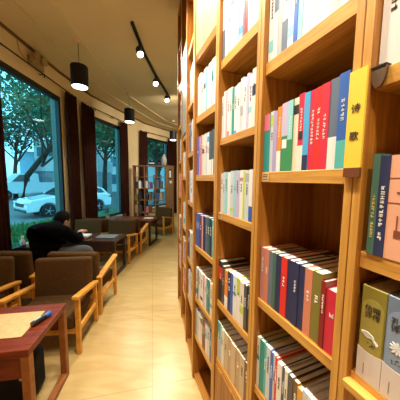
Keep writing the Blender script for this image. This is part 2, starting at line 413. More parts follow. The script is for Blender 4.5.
for j in range(8):
    book(BAY['B'], .06 + j * .022, .175, .9665, .0215, .175 + .004 * (j % 3), .075, ['brown', 'dark', 'olive', 'charcoal'][j % 4],
         f"dim {['brown', 'black', 'olive', 'charcoal'][j % 4]} book in the row behind, {ORD[j]} from left under the tall empty gap", 'back row books of the second nearest bookcase')
b3 = [('ivory', .7), ('teal', 1.1, .2, dict(ttl=0)), ('turquoise', .7), ('pale', 1), ('blue', .6, .198), ('pale', .6), ('red', .5, .198), ('white', 1.0, .19), ('charcoal', .6, .19), ('ivory', .6, .19), ('charcoal', .9, .187), ('brown', .9, .185), ('amber', .9, .18), ('pale', .9, .19), ('ivory', 1.1, .19), ('white', 1.0, .175), ('cream', 1.1, .175)]
row('B', .6125, 'low shelf', b3, hdef=.2, hj=.003)
row('B', 1.7905, 'shelf above the poetry', [('white', 1.1), ('ivory', .8), ('grey', .8), ('white', 1.0, None, dict(band=('slate', .0, .35))), ('pale', 1), ('blue', .6, .2), ('aqua', .7), ('white', 1.2), ('ivory', 1), ('white', 1.3), ('cream', 1), ('white', 1.2), ('white', 1.0)], hdef=.25, hj=.01)
row('A', 1.6155, 'top visible shelf', [('white', 1.5, .225, dict(ttl=('k', .4, .9, .012))), ('sky', .8, .25, dict(band=('white', 0, .4))), ('white', 1.3, .23), ('pale', 1), ('navy', 1)], hdef=.23, x1=PT + .14)
row('A', 1.2535, 'middle shelf', [('forest', .75, .2, dict(ttl=('y', .1, .6, .006))), ('navy', .95, .195, dict(ttl=('w', .12, .75, .008))), ('peach', 2.6, .195, dict(ttl=0, motif=1)), ('white', 1), ('red', 1)], hdef=.195, y0=.008, x0=PT + .012, x1=PT + .122)

# the two thick volumes and their neighbours on the nearest bookcase's lower shelf
vol_pale = mat('volume_pale_foot', (.66, .60, .56), .5)
for j, (c, x0, t, txt, body) in enumerate((((.24, .20, .03), PT + .010, .045, '估曜\n评传', 'olive'), ((.16, .22, .32), PT + .056, .045, '孔子\n评传', 'slate blue'), ((.03, .04, .16), PT + .102, .042, '评传', 'navy'))):
    h = .205; o = tag(empty('book', M=BAY['A'] @ Matrix.Translation((x0, .012, .9805))), f"thick {body} hardback volume with a pale foot, {ORD[j]} from left above the ledge", 'book', 'thick volumes above the ledge')
    m = mat('volume_' + body.replace(' ', '_'), c, .5)
    MB().box(0, t, 0, .004, 0, h).box(0, .003, .004, .15, 0, h).box(t - .003, t, .004, .15, 0, h).build('cover', m, o, bevel=.0012, seg=1)
    MB().box(.003, t - .003, .004, .145, .003, h - .004).build('pages', page_m, o)
    arc = [(t * .06 + t * .44 * (1 - math.cos(a)), h * .78 + t * .44 * math.sin(a)) for a in [math.pi * k / 10 for k in range(11)]]
    MB().prism([(t * .06, h * .31), (t * .94, h * .31)] + arc[::-1], -.0004, 0).build('spine_panel', mat('volume_panel_' + body.replace(' ', '_'), tuple(min(1, v * 1.35 + .02) for v in c), .5), o)
    MB().prism([(0, 0), (t, 0), (t, h * .335), (t * .75, h * .318), (t * .5, h * .313), (t * .25, h * .318), (0, h * .335)], -.0008, 0).build('foot_band', vol_pale, o)['label'] = 'pale foot of the spine'
    TM = Matrix.Translation((t / 2, -.0008, h * .74)) @ Matrix.Rotation(R(90), 4, 'X')
    text_mesh('title', txt, .0145, ink['k'], o, TM)
    fl = MB(); rr = random.Random(j)
    for k in range(11):
        a = (k / 11) * 2 * math.pi if j else R(200) + k * .22
        cx, cz = t * (.5 if j else .38), h * .53; ln = t * (.28 + .06 * rr.random())
        d = Vector((math.cos(a), math.sin(a))); s_ = Vector((-d.y, d.x)) * t * .045
        fl.prism([(cx, cz), (cx + d.x * ln * .7 + s_.x, cz + d.y * ln * .7 + s_.y), (cx + d.x * ln, cz + d.y * ln), (cx + d.x * ln * .7 - s_.x, cz + d.y * ln * .7 - s_.y)], -.0012, -.0002)
    if not j: fl.prism([(t * .36, h * .53), (t * .78, h * .42), (t * .82, h * .45)], -.0012, -.0002)
    fl.build('spine_flower', ink['w'], o)
    MB().box(t * .30, t * .33, -.0012, -.0004, h * .06, h * .18).build('foot_mark', mat('mark_grey', (.25, .22, .2), .6), o)
    mk = MB()
    for k in range(7): xx, zz = t * (.3 + .35 * rr.random()), h * (.37 + .05 * rr.random()); mk.box(xx, xx + .0022, -.0008, -.0002, zz, zz + .002)
    mk.build('author_marks', ink['k'], o)
row('A', .9805, 'ledge shelf', ['white', 'maroon', 'tan'], x0=PT + .146, x1=PT + .22, hdef=.2, o0=3)

# third, fourth and further bookcases
row('C', 1.9635, 'top visible shelf', [('slate', .9, None, dict(band=('white', .5, 1))), 'white', ('grey', .8), 'pale', ('white', 1.1), ('aqua', .7), 'white', ('slate', .6), ('red', .9, .26, dict(say='')), ('white', 1.2), 'white', 'ivory'], hdef=.25, hj=.012)
row('C', 1.6005, 'second visible shelf', ['white', 'white', ('rose', .6), 'white', 'ivory', ('teal', .9), 'white', ('white', 1.1), 'pale', 'white', ('lilac', .6), 'white', 'ivory', 'white'], hdef=.205, hj=.008)
row('C', 1.2365, 'eye level shelf', ['white', ('pale', .7), 'aqua', ('white', 1.1), 'pale', ('aqua', .7), ('lilac', 1), 'white', ('lime', .6), ('pale', 1.0), ('royal', .9, None, dict(band=('white', .3, 1), ttl=0)), ('green', .7)], hdef=.20, hj=.006)
row('C', .7725, 'knee shelf', [('dark', 1.5, .215, dict(band=('red', .55, .85), say='red and ')), ('charcoal', .8, .2)], x0=PT + .002, x1=PT + .062, group='books on the third bookcase knee shelf')
row('C', .7725, 'knee shelf', [('orange', 1.2, .19, dict(band=('white', 0, .3))), ('navy', 1.0), ('royal', .8), ('white', 1.0), ('lime', 1.0, .2, dict(band=('white', 0, .6))), ('ivory', 1), ('charcoal', .7), ('dark', .7), ('navy', .6)], x0=PT + .066, hdef=.20, hj=.004, o0=2)
row('C', .4485, 'shelf above the panel', [('turquoise', 1.2, .205, dict(band=('pale', 0, .55))), ('pale', .8), ('ivory', .8), ('beige', 1.4, .195), ('tan', 1.4, .195), ('beige', 1.4, .194), ('tan', 1.4, .194), ('beige', 1.3, .192), ('brown', 1.6, .19)], hdef=.2, hj=.003)
row('D', 1.7905, 'top open shelf', ['white', 'white', ('pale', .7), 'ivory', 'white', ('aqua', .5), 'white', ('white', 1.2), 'pale', 'white', 'ivory'], hdef=.235, hj=.015)
row('D', 1.4285, 'middle shelf', [('violet', 1.3), ('lilac', .6), ('red', .7), ('rose', .5), ('cream', .9), ('ivory', .8), ('pale', .6), ('white', .9), ('charcoal', 1.2, .235, dict(band=('white', 0, .35))), ('charcoal', .8, .24, dict(band=('white', 0, .35))), ('forest', .6), ('white', .9)], hdef=.235, hj=.004)
row('D', .9665, 'shelf at hip height', [('blue', 1.1), ('royal', .6), ('plum', 1.2), ('rose', .4), ('navy', 1.2), ('slate', .8), ('forest', 1.1), ('navy', .9), ('turquoise', .5), ('cream', 1.0)], hdef=.215, hj=.004)
row('D', .6125, 'knee height shelf', ['white', ('charcoal', .6), 'ivory', ('white', 1.2), ('rose', .7), 'white', ('teal', 1.1), ('forest', .6), 'ivory', 'white'], hdef=.2)
row('D', .3355, 'lowest filled shelf', [('grey', 1), ('pale', 1), 'white', 'ivory', ('brown', .7), ('maroon', .8), 'white', ('pale', 1.3), ('slate', 1), 'white'], hdef=.19)
cols = ['white', 'ivory', 'pale', 'cream', 'grey', 'rose', 'navy', 'teal', 'white', 'slate', 'cream', 'white', 'red', 'ivory', 'plum']
W_ = ['floor level shelf', 'ankle shelf', 'knee shelf', 'hip shelf', 'chest shelf', 'head shelf', 'shelf above head height', 'highest shelf']
for n in 'EFG':
    for k, (z0, z1) in enumerate(SH[n]):
        if k < 1 or k > 5 or (n == 'F' and k > 4): continue
        rr = random.Random(ord(n) * 31 + k)
        gap = (SH[n][k + 1][0] - z1) if k + 1 < len(SH[n]) else .3
        row(n, z1 + .0005, W_[k], [(rr.choice(cols), rr.uniform(1.0, 1.9)) for _ in range(7 if n == 'E' else 5)], x1=BW - PT - (.075 if n == 'E' else .003), hdef=min(.225, gap - .05), hj=.012)

# yellow section sign between the two nearest bookcases, shelf tags, dark oval clip
sM = BAY['B'] @ Matrix.Translation((BW - PT + .0005, 0, 1.42))
sg = tag(empty('section_sign', M=sM), 'yellow upright section sign with black characters on the bookcase upright', 'sign')
MB().box(0, .034, -.006, -.001, .008, .205).build('sign_board', mat('sign_yellow', (.90, .65, .07), .45), sg)
MB().box(.0, .034, -.0065, -.001, -.012, .008).build('sign_foot', mat('sign_brown', (.16, .05, .015), .5), sg)['label'] = 'dark brown foot strip'
for ch, z in (('诗', .128), ('歌', .072)):
    text_mesh('character', ch, .0195, ink['k'], sg, Matrix.Translation((.017, -.0066, z)) @ Matrix.Rotation(R(90), 4, 'X'))
tm = mat('tag_card', (.72, .50, .26), .6)
for bay, z0, lab in (('B', 1.394, 'small printed card on the shelf edge under the teal and pink spine'), ('C', 1.204, 'small printed card on the third bookcase shelf edge')):
    t = tag(empty('shelf_tag', M=BAY[bay] @ Matrix.Translation((PT + .004, .0098, z0))), lab, 'shelf tag')
    MB().box(0, .034, -.0018, 0, .002, .031).build('card', tm, t)
    mk = MB()
    for zz in (.008, .017, .024): mk.box(.004, .03, -.0022, -.0017, zz, zz + .0025)
    mk.build('print', ink['k'], t)
c = tag(empty('shelf_clip', M=BAY['A'] @ Matrix.Translation((PT + .012, .008, 1.606))), 'dark oval clip hanging on the shelf edge below the white books', 'clip')
poly = [(.0135 * math.cos(a), .006 + (.034 if math.sin(a) < 0 else .008) * math.sin(a)) for a in [2 * math.pi * k / 22 for k in range(22)]]
MB().prism(poly, -.007, -.001).build('clip_plate', mat('clip_brown', (.10, .055, .025), .5), c)
MB().box(-.0125, .0125, -.008, .02, .0095, .0125).build('clip_lip', black_metal, c)

# ------------------------------------------------------------ lamps
def spot(name, loc, target, watts, size=70, blend=.5, parent=None, rad=.035, col=WARM):
    l = bpy.data.lights.new(name, 'SPOT'); l.energy = watts; l.color = col; l.spot_size = R(size); l.spot_blend = blend; l.shadow_soft_size = rad
    o = bpy.data.objects.new(name, l); COL.objects.link(o)
    d = Vector(target) - Vector(loc)
    MW = Matrix.Translation(loc) @ d.to_track_quat('-Z', 'Y').to_matrix().to_4x4()
    if parent: o.parent = parent; o.matrix_parent_inverse = parent.matrix_world.inverted()
    o.matrix_world = MW
    return o
def pendant(x, y, zb, lab, watts):
    root = tag(empty('pendant_lamp', (x, y, zb)), lab, 'lamp', 'black cylinder pendant lamps')
    MB().lathe([(.098, .003), (.105, 0), (.105, .255), (.10, .262), (.02, .262)], 28).build('lamp_shade', black_metal, root)
    MB().lathe([(.088, -.004), (.092, .002)], 28).build('lamp_face', lamp_m, root)['label'] = 'glowing round lower face'
    MB().tube([(0, 0, .262), (0, 0, ZC - zb - .03)], .004, 8).build('cord', mat('lamp_cord', (.10, .07, .04), .6), root)
    MB().lathe([(.05, ZC - zb - .03), (.055, ZC - zb - .012), (.055, ZC - zb - .001)], 20).build('ceiling_rose', ceil_m, root)
    bpy.context.view_layer.update()
    spot('lamp_light', (x, y, zb - .012), (x, y, 0), watts, 135, .6, root, .08)
pendant(-1.597, 2.96, 2.60, 'black cylinder pendant lamp nearest the camera', PEND_W)
pendant(-1.506, 4.685, 2.60, 'black cylinder pendant lamp in the middle of the row', PEND_W * 2.0)
pendant(-0.845, 6.74, 2.60, 'black cylinder pendant lamp farthest off beside the bookcase edge', PEND_W * 2.4)

pendant(-1.66, 1.42, 2.60, 'unseen black cylinder pendant lamp added for light over the near tables', PEND_W)  # extra lamp outside the view, added to brighten the near tables

def track(pts, heads, lab, group, watts):
    root = tag(empty('track_light', (*pts[0], ZC)), lab, 'track light', group)
    mb = MB(); o = Vector((*pts[0], ZC))
    for a, b in zip(pts[:-1], pts[1:]): mb.bar(Vector((*a, ZC - .016)) - o, Vector((*b, ZC - .016)) - o, .034, .03)
    mb.build('track_rail', black_metal, root)
    bpy.context.view_layer.update()
    for (x, y, tx, ty, tz) in heads:
        p = Vector((x, y, ZC - .13)); d = (Vector((tx, ty, tz)) - p).normalized()
        h = MB(); a, b = p - o - d * .06, p - o + d * .07
        h.tube([a, a + d * .03, b], [.026, .04, .045], 16)
        h.build('spotlight_head', black_metal, root)
        MB().tube([p - o + Vector((0, 0, .0)), (p.x - o.x, p.y - o.y, -.03)], .009, 8).build('stem', black_metal, root)
        MB().tube([b + d * .0005, b + d * .004], .040, 16).build('lamp_face', lamp_m, root)
        spot('spot_light', tuple(p + d * .085), (tx, ty, tz), watts, 95, .7, root, .035)
def face(s, u=U1, off=0.0): return P0 + u * s + Vector((-u.y, u.x)) * off
track([(-.784, 2.597), (-.80, 3.2), (-.771, 3.85), (-.669, 4.83)],
      [(-.80, 2.93, -.20, 2.1, 1.4), (-.775, 3.80, -.24, 2.3, 1.2), (-.70, 4.55, -.2, 2.9, 1.0)], 'black ceiling track with three lit spotlight heads over the aisle', None, TRACK_W)
A0 = face(-2.2, off=.33); A1 = face(.35, off=.33)
hd = []
for s in (-1.75, -1.25, -.75, -.25, .2):
    p = face(s, off=.33); f_ = face(s - .12, off=0.0); hd.append((p.x, p.y, f_.x, f_.y, 1.55))
track([tuple(A0), tuple(A1)], hd, 'black ceiling track with five spotlight heads close above the bookcases', None, NEAR_W)

track([(-.28, 4.3), (-.05, 5.2), (.3, 6.1)], [(-.24, 4.5, -2.0, 6.3, 2.3), (-.05, 5.2, -1.7, 7.1, 1.9), (.2, 5.9, -1.2, 7.9, 1.9)],  # hidden spots added to brighten the far wall and ceiling
      'unseen black ceiling track added behind the far bookcases to light the window wall', None, 62.0)

# ------------------------------------------------------------ curtains and rods
def curtain(k, fa, fb, lab, rz=0.0, bottom=.12, top=2.86, folds=5, amp=.03, tint=curtain_m):
    """hangs from the rod before wall segment k, between fractions FA and FB of it"""
    a, b = Vector(WL[k]), Vector(WL[k + 1]); no = normal_out(a, b); n = folds * 8
    mb = MB(); vs = []
    for zi in range(9):
        z = bottom + (top - bottom) * zi / 8
        for j in range(n + 1):
            f = fa + (fb - fa) * j / n
            y = .075 + amp * math.sin(j / 8 * 2 * math.pi) * (1 - .25 * zi / 8) + .006 * math.sin(j * 2.1 + zi)
            p = a.lerp(b, f) - no * y; vs.append((*p, z))
    m = n + 1
    fs = [(zi * m + j, zi * m + j + 1, (zi + 1) * m + j + 1, (zi + 1) * m + j) for zi in range(8) for j in range(n)]
    o = mb.add(vs, fs).build('curtain', tint, smooth=True)
    so = o.modifiers.new('thickness', 'SOLIDIFY'); so.thickness = .004
    return tag(o, lab, 'curtain', 'dark red-brown floor length curtains')
curtain(2, -.17, .032, 'dark curtain at the near side of the first window, cut by the picture edge', amp=.035)
curtain(3, .02, .36, 'dark curtain at the far side of the first window, behind the reader', amp=.04)
curtain(3, .50, 1.02, 'dark curtain at the near side of the middle window', amp=.035)
curtain(5, -.10, .17, 'dark curtain at the far side of the middle window, left of the pale wall strip')
curtain(5, .66, 1.02, 'dark curtain right of the pale wall strip, above the display cabinet')
curtain(7, -.05, .35, 'dark curtain at the far side of the last window, beside the bookcase edge')
for i, (ks, lab) in enumerate((((2, 3), 'thin black curtain rod over the first window'), ((4, 5), 'thin black curtain rod over the middle window'), ((6, 7), 'thin black curtain rod over the last window'))):
    k0, k1 = ks
    a, b = Vector(WL[k0]), Vector(WL[k1]); no = normal_out(a, b); d = (b - a).normalized()
    A = a - no * .075 - d * (.06 if i else .3); B = b - no * .075 + d * .36
    root = tag(empty('curtain_rod', (*A, 2.89)), lab, 'curtain rod', 'black curtain rods')
    MB().tube([(0, 0, 0), (*(B - A), 0)], .009, 8).build('rod', black_metal, root)
    for e in ((0, 0, 0), (*(B - A), 0)): MB().lathe([(.004, -.014), (.015, -.006), (.015, .006), (.004, .014)], 10, e).build('finial', black_metal, root)
    for f in (.05, .62):
        p = a.lerp(b, f); l = Vector((*p, 0)) - Vector((*A, 0)); l2 = l - Vector((*no, 0)) * .075
        MB().tube([l, l2], .006, 6).tube([l2 + Vector((0, 0, .01)), l2 + Vector((0, 0, -.045))], .007, 6).build('bracket', black_metal, root)

# emergency light with two round heads on the wall above the first window
no = normal_out(WL[2], WL[3]); pw = Vector(WL[2]).lerp(Vector(WL[3]), .55)
em = tag(empty('emergency_light', (*pw, 3.0), math.atan2(no.y, no.x)), 'bronze twin headed emergency light on the wall above the first window', 'emergency light')
cm = mat('bronze_plastic', (.40, .27, .12), .45)
MB().box(-.06, -.002, -.13, .13, -.07, .05).build('body', cm, em, bevel=.008)
for yy in (-.075, .075): MB().tube([(-.05, yy, .06), (-.11, yy, .05)], [.045, .055], 16).tube([(-.03, yy, .045), (-.05, yy, .06)], .012, 8).build('lamp_head', cm, em, smooth=False)
MB().tube([(-.03, .13, -.02), (-.03, .2, -.05), (-.012, .27, .02), (-.012, .3, .12)], .006, 6).build('cable', cm, em)

# ------------------------------------------------------------ furniture
def make_chair():
    """front is local -y; origin on the floor"""
    r = empty('lounge_chair')
    MB().box(-.235, .235, -.215, .16, .21, .325).build('seat', upholstery, r, bevel=.025, seg=3)
    M = Matrix.Translation((0, .165, .285)) @ Matrix.Rotation(R(-5), 4, 'X')
    MB().box(-.245, .245, -.04, .04, .0, .375, M).build('backrest', upholstery, r, bevel=.028, seg=4)
    for s in (-1, 1):
        x = s * .262
        MB().bar((x, -.20, 0), (x, -.20, .46), .034, .034, (0, 1, 0)).build('leg', arm_wood, r, bevel=.004)
        MB().bar((x, .20, 0), (x, .19, .385), .034, .034, (0, 1, 0)).build('leg', arm_wood, r, bevel=.004)
        MB().bar((x, -.235, .480), (x, .225, .393), .056, .030).build('armrest', arm_wood, r, bevel=.008, seg=3)
        MB().bar((x, -.20, .20), (x, .19, .18), .022, .045).build('side_rail', arm_wood, r, bevel=.003)
    MB().bar((-.262, -.185, .19), (.262, -.185, .19), .03, .045).build('front_rail', arm_wood, r, bevel=.003)
    MB().bar((-.262, .18, .19), (.262, .18, .19), .03, .045).build('rear_rail', arm_wood, r, bevel=.003)
    return r
CH = [(-1.245, 1.77, 8, 'brown lounge chair facing the near table, on the aisle side'),
      (-1.985, 1.75, 7, 'brown lounge chair facing the near table, by the window'),
      (-1.285, 2.31, 181, 'brown lounge chair backing onto the near aisle chair, facing the middle table'),
      (-1.965, 2.31, 181, 'brown lounge chair the reader in black sits in'),
      (-1.425, 3.68, -2, 'brown lounge chair across the middle table from the reader, on the aisle'),
      (-2.025, 3.66, 0, 'brown lounge chair across the middle table from the reader, by the window'),
      (-1.36, 4.18, 177, 'brown lounge chair facing the far table, arm to the aisle'),
      (-1.95, 4.18, 178, 'brown lounge chair facing the far table, by the window'),
      (-1.04, 5.50, -25, 'brown lounge chair behind the far table, before the display cabinet')]
proto = make_chair()
for i, (x, y, a, lab) in enumerate(CH):
    o = proto if i == 0 else copy_tree(proto)
    o.matrix_world = Matrix.Translation((x, y, 0)) @ Matrix.Rotation(R(a), 4, 'Z')
    tag(o, lab, 'chair', 'brown lounge chairs with beech arms')

def table(x, y, rz, lab, L_=1.0, W=.42, topm=table_wood, edgem=table_edge, h=.535):
    """origin at the right near corner; long side runs to local -x"""
    r = tag(empty('coffee_table', (x, y, 0), rz), lab, 'table', 'low wooden tables')
    MB().box(-L_ + .002, -.04, .04, W - .04, h - .03, h - .001).build('top_board', topm, r)
    MB().box(-L_, 0, 0, .04, h - .04, h).box(-L_, 0, W - .04, W, h - .04, h).box(-.04, 0, .04, W - .04, h - .04, h).box(-L_, -L_ + .04, .04, W - .04, h - .04, h).build('top_frame', topm, r, bevel=.003)
    for sx in (0, -L_ + .04):
        for sy in (0, W - .04): MB().box(sx - .04, sx, sy, sy + .04, .04, h - .04).build('leg', edgem, r, bevel=.003)
        MB().box(sx - .04, sx, 0, W, 0, .04).build('foot_bar', edgem, r, bevel=.003)
    MB().box(-L_ + .04, -.04, .008, .03, h - .16, h - .04).build('apron', topm, r)
    MB().box(-L_ + .04, -.04, W - .03, W - .008, h - .16, h - .04).build('apron', topm, r)
    return r
t1 = table(-.862, 1.01, R(9), 'red-brown wooden coffee table nearest the camera with tan mat')
t2 = table(-1.185, 2.93, R(-1), 'dark wooden coffee table the reader leans on', topm=wood('table_dark_wood', (.045, .022, .014), (.085, .045, .03), (3, 26, 26), .22), edgem=wood('table_dark_edge', (.03, .014, .008), (.055, .026, .014), (9, 9, 9), .4))
t3 = table(-1.035, 4.42, R(-6), 'dark red coffee table with potted plant before the display cabinet', L_=1.05, W=.5, topm=wood('table_dark_red', (.10, .018, .008), (.17, .035, .014), (3, 26, 26), .3), edgem=wood('table_dark_edge', (0, 0, 0), (0, 0, 0)))
bpy.context.view_layer.update()
def on(t, x, y, z=.535, a=0): return t.matrix_world @ Matrix.Translation((x, y, z)) @ Matrix.Rotation(R(a), 4, 'Z')
mt = tag(empty('placemat', M=on(t1, -.09, .10)), 'tan woven placemat lying on the near table', 'placemat')
MB().box(-.55, 0, 0, .235, .0003, .004).build('mat', mat('tan_mat', (.62, .42, .20), .8, vary=.12, scale=45), mt)
pn = tag(empty('marker_pen', M=on(t1, -.058, .235, .5353, 66)), 'stubby black marker with a blue end on the near table', 'pen')
MB().tube([(-.058, 0, .016), (.022, 0, .016)], .0155, 12).build('barrel', mat('pen_black', (.015, .017, .02), .3), pn)
MB().tube([(.022, 0, .016), (.054, 0, .016), (.06, 0, .016)], [.0165, .0165, .011], 12).build('cap', mat('pen_blue', (.02, .14, .52), .35), pn)['label'] = 'blue cap'
MB().box(-.045, -.005, -.007, .007, .0308, .0325).build('sticker', mat('pen_sticker', (.35, .5, .45), .4), pn)
bag = tag(empty('bag', (-1.20, 1.27, 0), R(8)), 'black bag with a metal buckle standing on the floor under the near table', 'bag')
bagm = mat('bag_black', (.010, .010, .012), .7, spec=.2)
MB().box(-.17, .17, -.085, .085, .001, .30).build('body', bagm, bag, bevel=.05, seg=4)
MB().tube([(-.08, -.02, .29), (-.07, -.02, .345), (-.03, -.02, .365), (.03, -.02, .365), (.07, -.02, .345), (.08, -.02, .29)], .009, 8).build('handle', bagm, bag, smooth=True)
MB().box(.10, .135, -.092, -.080, .17, .20).build('buckle', mat('buckle_steel', (.6, .6, .6), .25, metal=.9), bag, bevel=.003)
# things on the middle table
for j, (dx, z, c, lab) in enumerate(((0, .535, 'red', 'red covered closed book at the bottom of the reader\'s pile'), (.02, .5555, 'white', 'white book lying on the red book at the reader\'s hand'))):
    o = tag(empty('book', M=on(t2, -.53 + dx, .05 + dx, z + .0005, 4)), lab, 'book', "the reader's two books")
    MB().box(-.15, .08, 0, .002, .0, .02).box(-.15, .08, .002, .16, 0, .002).box(-.15, .08, .002, .16, .018, .02).build('cover', bookmat(c), o)
    MB().box(-.147, .077, .002, .156, .002, .018).build('pages', page_m, o)
cup = tag(empty('notebook', M=on(t2, -.16, .22)), 'grey closed notebook at the aisle end of the dark table', 'notebook')
MB().box(-.18, .10, -.1, .1, .0005, .012).build('cover', mat('notebook_grey', (.20, .22, .24), .25), cup, bevel=.002)
# things on the far table
sheet = tag(MB().box(-.1, .1, -.07, .07, 0, .002).build('paper_sheet', white_m), 'white sheet of paper on the far table near the aisle', 'paper')
sheet.matrix_world = on(t3, -.14, .3, .5356, 10)
def plant(M, lab, h=.16, rad=.09, n=90, seed=1, col=(.03, .14, .03)):
    r = tag(empty('potted_plant', M=M), lab, 'plant')
    MB().lathe([(.028, 0), (.036, .06), (.040, .075), (.034, .075), (.03, .06)], 18).build('pot', white_m, r)
    MB().tube([(0, 0, .06), (.005, 0, .06 + h * .6)], .004, 6).build('stem', mat('plant_stem', (.08, .12, .03), .7), r)
    lf = MB(); rr = random.Random(seed)
    for _ in range(n):
        a, e = rr.random() * 6.283, rr.uniform(.1, 1.3); q_ = Vector((math.cos(a) * math.cos(e), math.sin(a) * math.cos(e), math.sin(e))) * rad * rr.uniform(.4, 1.1)
        c_ = Vector((0, 0, .07 + h * .25)) + Vector((q_.x, q_.y, q_.z * h / rad)); d = Vector((q_.x, q_.y, rr.uniform(-.03, .05))).normalized() * .022; s_ = Vector((-d.y, d.x, rr.uniform(-.01, .01))) * .5
        lf.add([c_ - d, c_ + s_, c_ + d, c_ - s_], [(0, 1, 2, 3)])
    lf.build('foliage', mat('plant_leaf_%d' % seed, col, .5), r)
plant(on(t3, -.97, .07), 'small leafy plant in a white pot on the far table', h=.15, rad=.12, n=120, seed=1)
a_, b_ = Vector(WL[2]), Vector(WL[3]); dw = (b_ - a_).normalized(); nw = normal_out(a_, b_)
def sill(f, t=.045): p = a_.lerp(b_, f) - nw * t; return (*p, ZS + .0005)
plant(Matrix.Translation(sill(.31, .03)), 'leafy green plant in a white pot on the window sill behind the reader', h=.2, rad=.13, n=130, seed=2, col=(.02, .10, .02))
bt = tag(empty('bottle', sill(.19)), 'clear plastic bottle with dark label standing on the window sill', 'bottle')
MB().lathe([(.026, 0), (.030, .006), (.030, .11), (.026, .135), (.012, .165), (.012, .178)], 18).build('bottle_body', mat('bottle_milky', (.62, .68, .68), .15), bt, smooth=True)
MB().lathe([(.0306, .03), (.0306, .085)], 18).build('bottle_label', mat('bottle_label_dark', (.03, .03, .04), .4), bt)
MB().lathe([(.014, .176), (.014, .198)], 14).build('bottle_cap', white_m, bt)
bx = tag(MB().box(-.03, .03, -.035, .035, 0, .085).build('carton', mat('carton_pale', (.62, .58, .46), .7), bevel=.002), 'small pale carton next to the bottle on the window sill', 'carton')
bx.location = sill(.25)

# display cabinet that stands in front of the last window
cw = empty('display_cabinet', (-1.86, 5.98, 0), R(2)); tag(cw, 'brown open backed display cabinet in front of the last window', 'cabinet')
CWD, CH_, CD = .92, 1.78, .28
for x in (0, .30, .60, CWD - .02): MB().box(x, x + .02, 0, CD, 0, CH_ - .025).build('upright', cab_wood, cw)
zs = [.06, .44, .80, 1.13, 1.45]
for z in zs: MB().box(0.001, CWD - .001, .004, CD - .004, z, z + .018).build('shelf', cab_wood, cw)
MB().box(-.015, CWD + .20, -.01, CD + .01, CH_ - .025, CH_).build('top_panel', cab_wood, cw)
MB().box(CWD, CWD + .19, 0, CD, 0, CH_ - .026).build('side_stile', cab_wood, cw)
bpy.context.view_layer.update()
fp = tag(empty('picture_frame', M=cw.matrix_world @ Matrix.Translation((CWD + .07, -.012, 1.42))), 'small black framed picture on the display cabinet stile', 'picture frame')
MB().box(0, .07, 0, .011, 0, .26).build('frame', black_metal, fp); MB().box(.012, .058, -.001, 0, .03, .22).build('print', white_m, fp)
fp2 = tag(empty('framed_card', M=cw.matrix_world @ Matrix.Translation((CWD + .09, -.008, 1.29))), 'small pale card below the framed picture on the cabinet', 'card')
MB().box(0, .06, 0, .007, 0, .07).build('card', white_m, fp2)
cab_items = [(0, 0, 'maroon'), (0, 1, 'tan'), (0, 2, 'olive'), (0, 3, 'dark'), (1, 0, 'dark'), (1, 1, 'pink'), (1, 2, 'navy'), (1, 3, 'pale'), (2, 0, 'plum'), (2, 1, 'dark'), (2, 2, 'blue'), (2, 3, 'slate')]
cn, rn = ['left', 'middle', 'right'], ['lowest', 'second lowest', 'second highest', 'highest']
for ci, ri, colr in cab_items:
    rr = random.Random(ci * 7 + ri)
    for k in range(2):
        c2 = colr if k == 0 else rr.choice(['dark', 'plum', 'charcoal', 'tan', 'white', 'brown'])
        book(cw.matrix_world, ci * .30 + .03 + k * (.09 + .04 * rr.random()), .05, zs[ri] + .0185, rr.uniform(.05, .08), rr.uniform(.15, .24), .15, c2,
             f"{'left' if k == 0 else 'right'} {SAY.get(c2, c2)} album in the {rn[ri]} {cn[ci]} compartment of the display cabinet", 'albums in the display cabinet')
sgn = tag(empty('desk_sign', M=cw.matrix_world @ Matrix.Translation((.42, .10, CH_))), 'black framed sign with a pale strip on top of the display cabinet', 'sign')
MB().box(0, .17, 0, .03, 0.0005, .13).build('frame', black_metal, sgn); MB().box(.015, .155, -.002, 0, .05, .085).build('strip', white_m, sgn)
sp = tag(empty('speaker_box', M=cw.matrix_world @ Matrix.Translation((.66, .09, CH_))), 'small black speaker standing on top of the display cabinet', 'speaker')
MB().box(0, .09, 0, .1, 0.0005, .17).build('body', black_metal, sp, bevel=.006); MB().tube([(.045, -.001, .06), (.045, -.006, .06)], .03, 16).build('cone', mat('cone_grey', (.08, .08, .08), .6), sp)
vz = tag(empty('vase', M=cw.matrix_world @ Matrix.Translation((.84, .14, CH_))), 'pale tall vase on top of the display cabinet next to the speaker', 'vase')
MB().lathe([(.05, .0005), (.07, .05), (.075, .14), (.05, .25), (.03, .29), (.036, .31)], 20).build('body', mat('vase_pale', (.45, .42, .36), .5), vz, smooth=True)

# ------------------------------------------------------------ the reader
def skin_body(name, verts, edges, radii, m, parent=None, sub=2):
    me = bpy.data.meshes.new(name); me.from_pydata(verts, edges, []); me.materials.append(m)
    o = bpy.data.objects.new(name, me); COL.objects.link(o)
    if parent: o.parent = parent
    me.skin_vertices.new() if hasattr(me.skin_vertices, 'new') and not me.skin_vertices else None
    sk = o.modifiers.new('skin', 'SKIN'); sk.use_smooth_shade = True
    lay = me.skin_vertices[0].data
    for i, r_ in enumerate(radii):
        lay[i].radius = (r_, r_) if not isinstance(r_, tuple) else r_
        lay[i].use_root = (i == 0)
    ss = o.modifiers.new('sub', 'SUBSURF'); ss.levels = sub; ss.render_levels = sub
    return o
PX, PY = -1.92, 2.39
per = tag(empty('person', (PX, PY, 0)), 'person in black clothing hunched over a book at the dark table', 'person')
black_cloth = mat('black_cloth', (.003, .003, .004), .95, spec=.05)
skin_m = mat('skin', (.62, .34, .24), .55)
grey_cloth = mat('grey_trousers', (.10, .11, .14), .9, spec=.1)
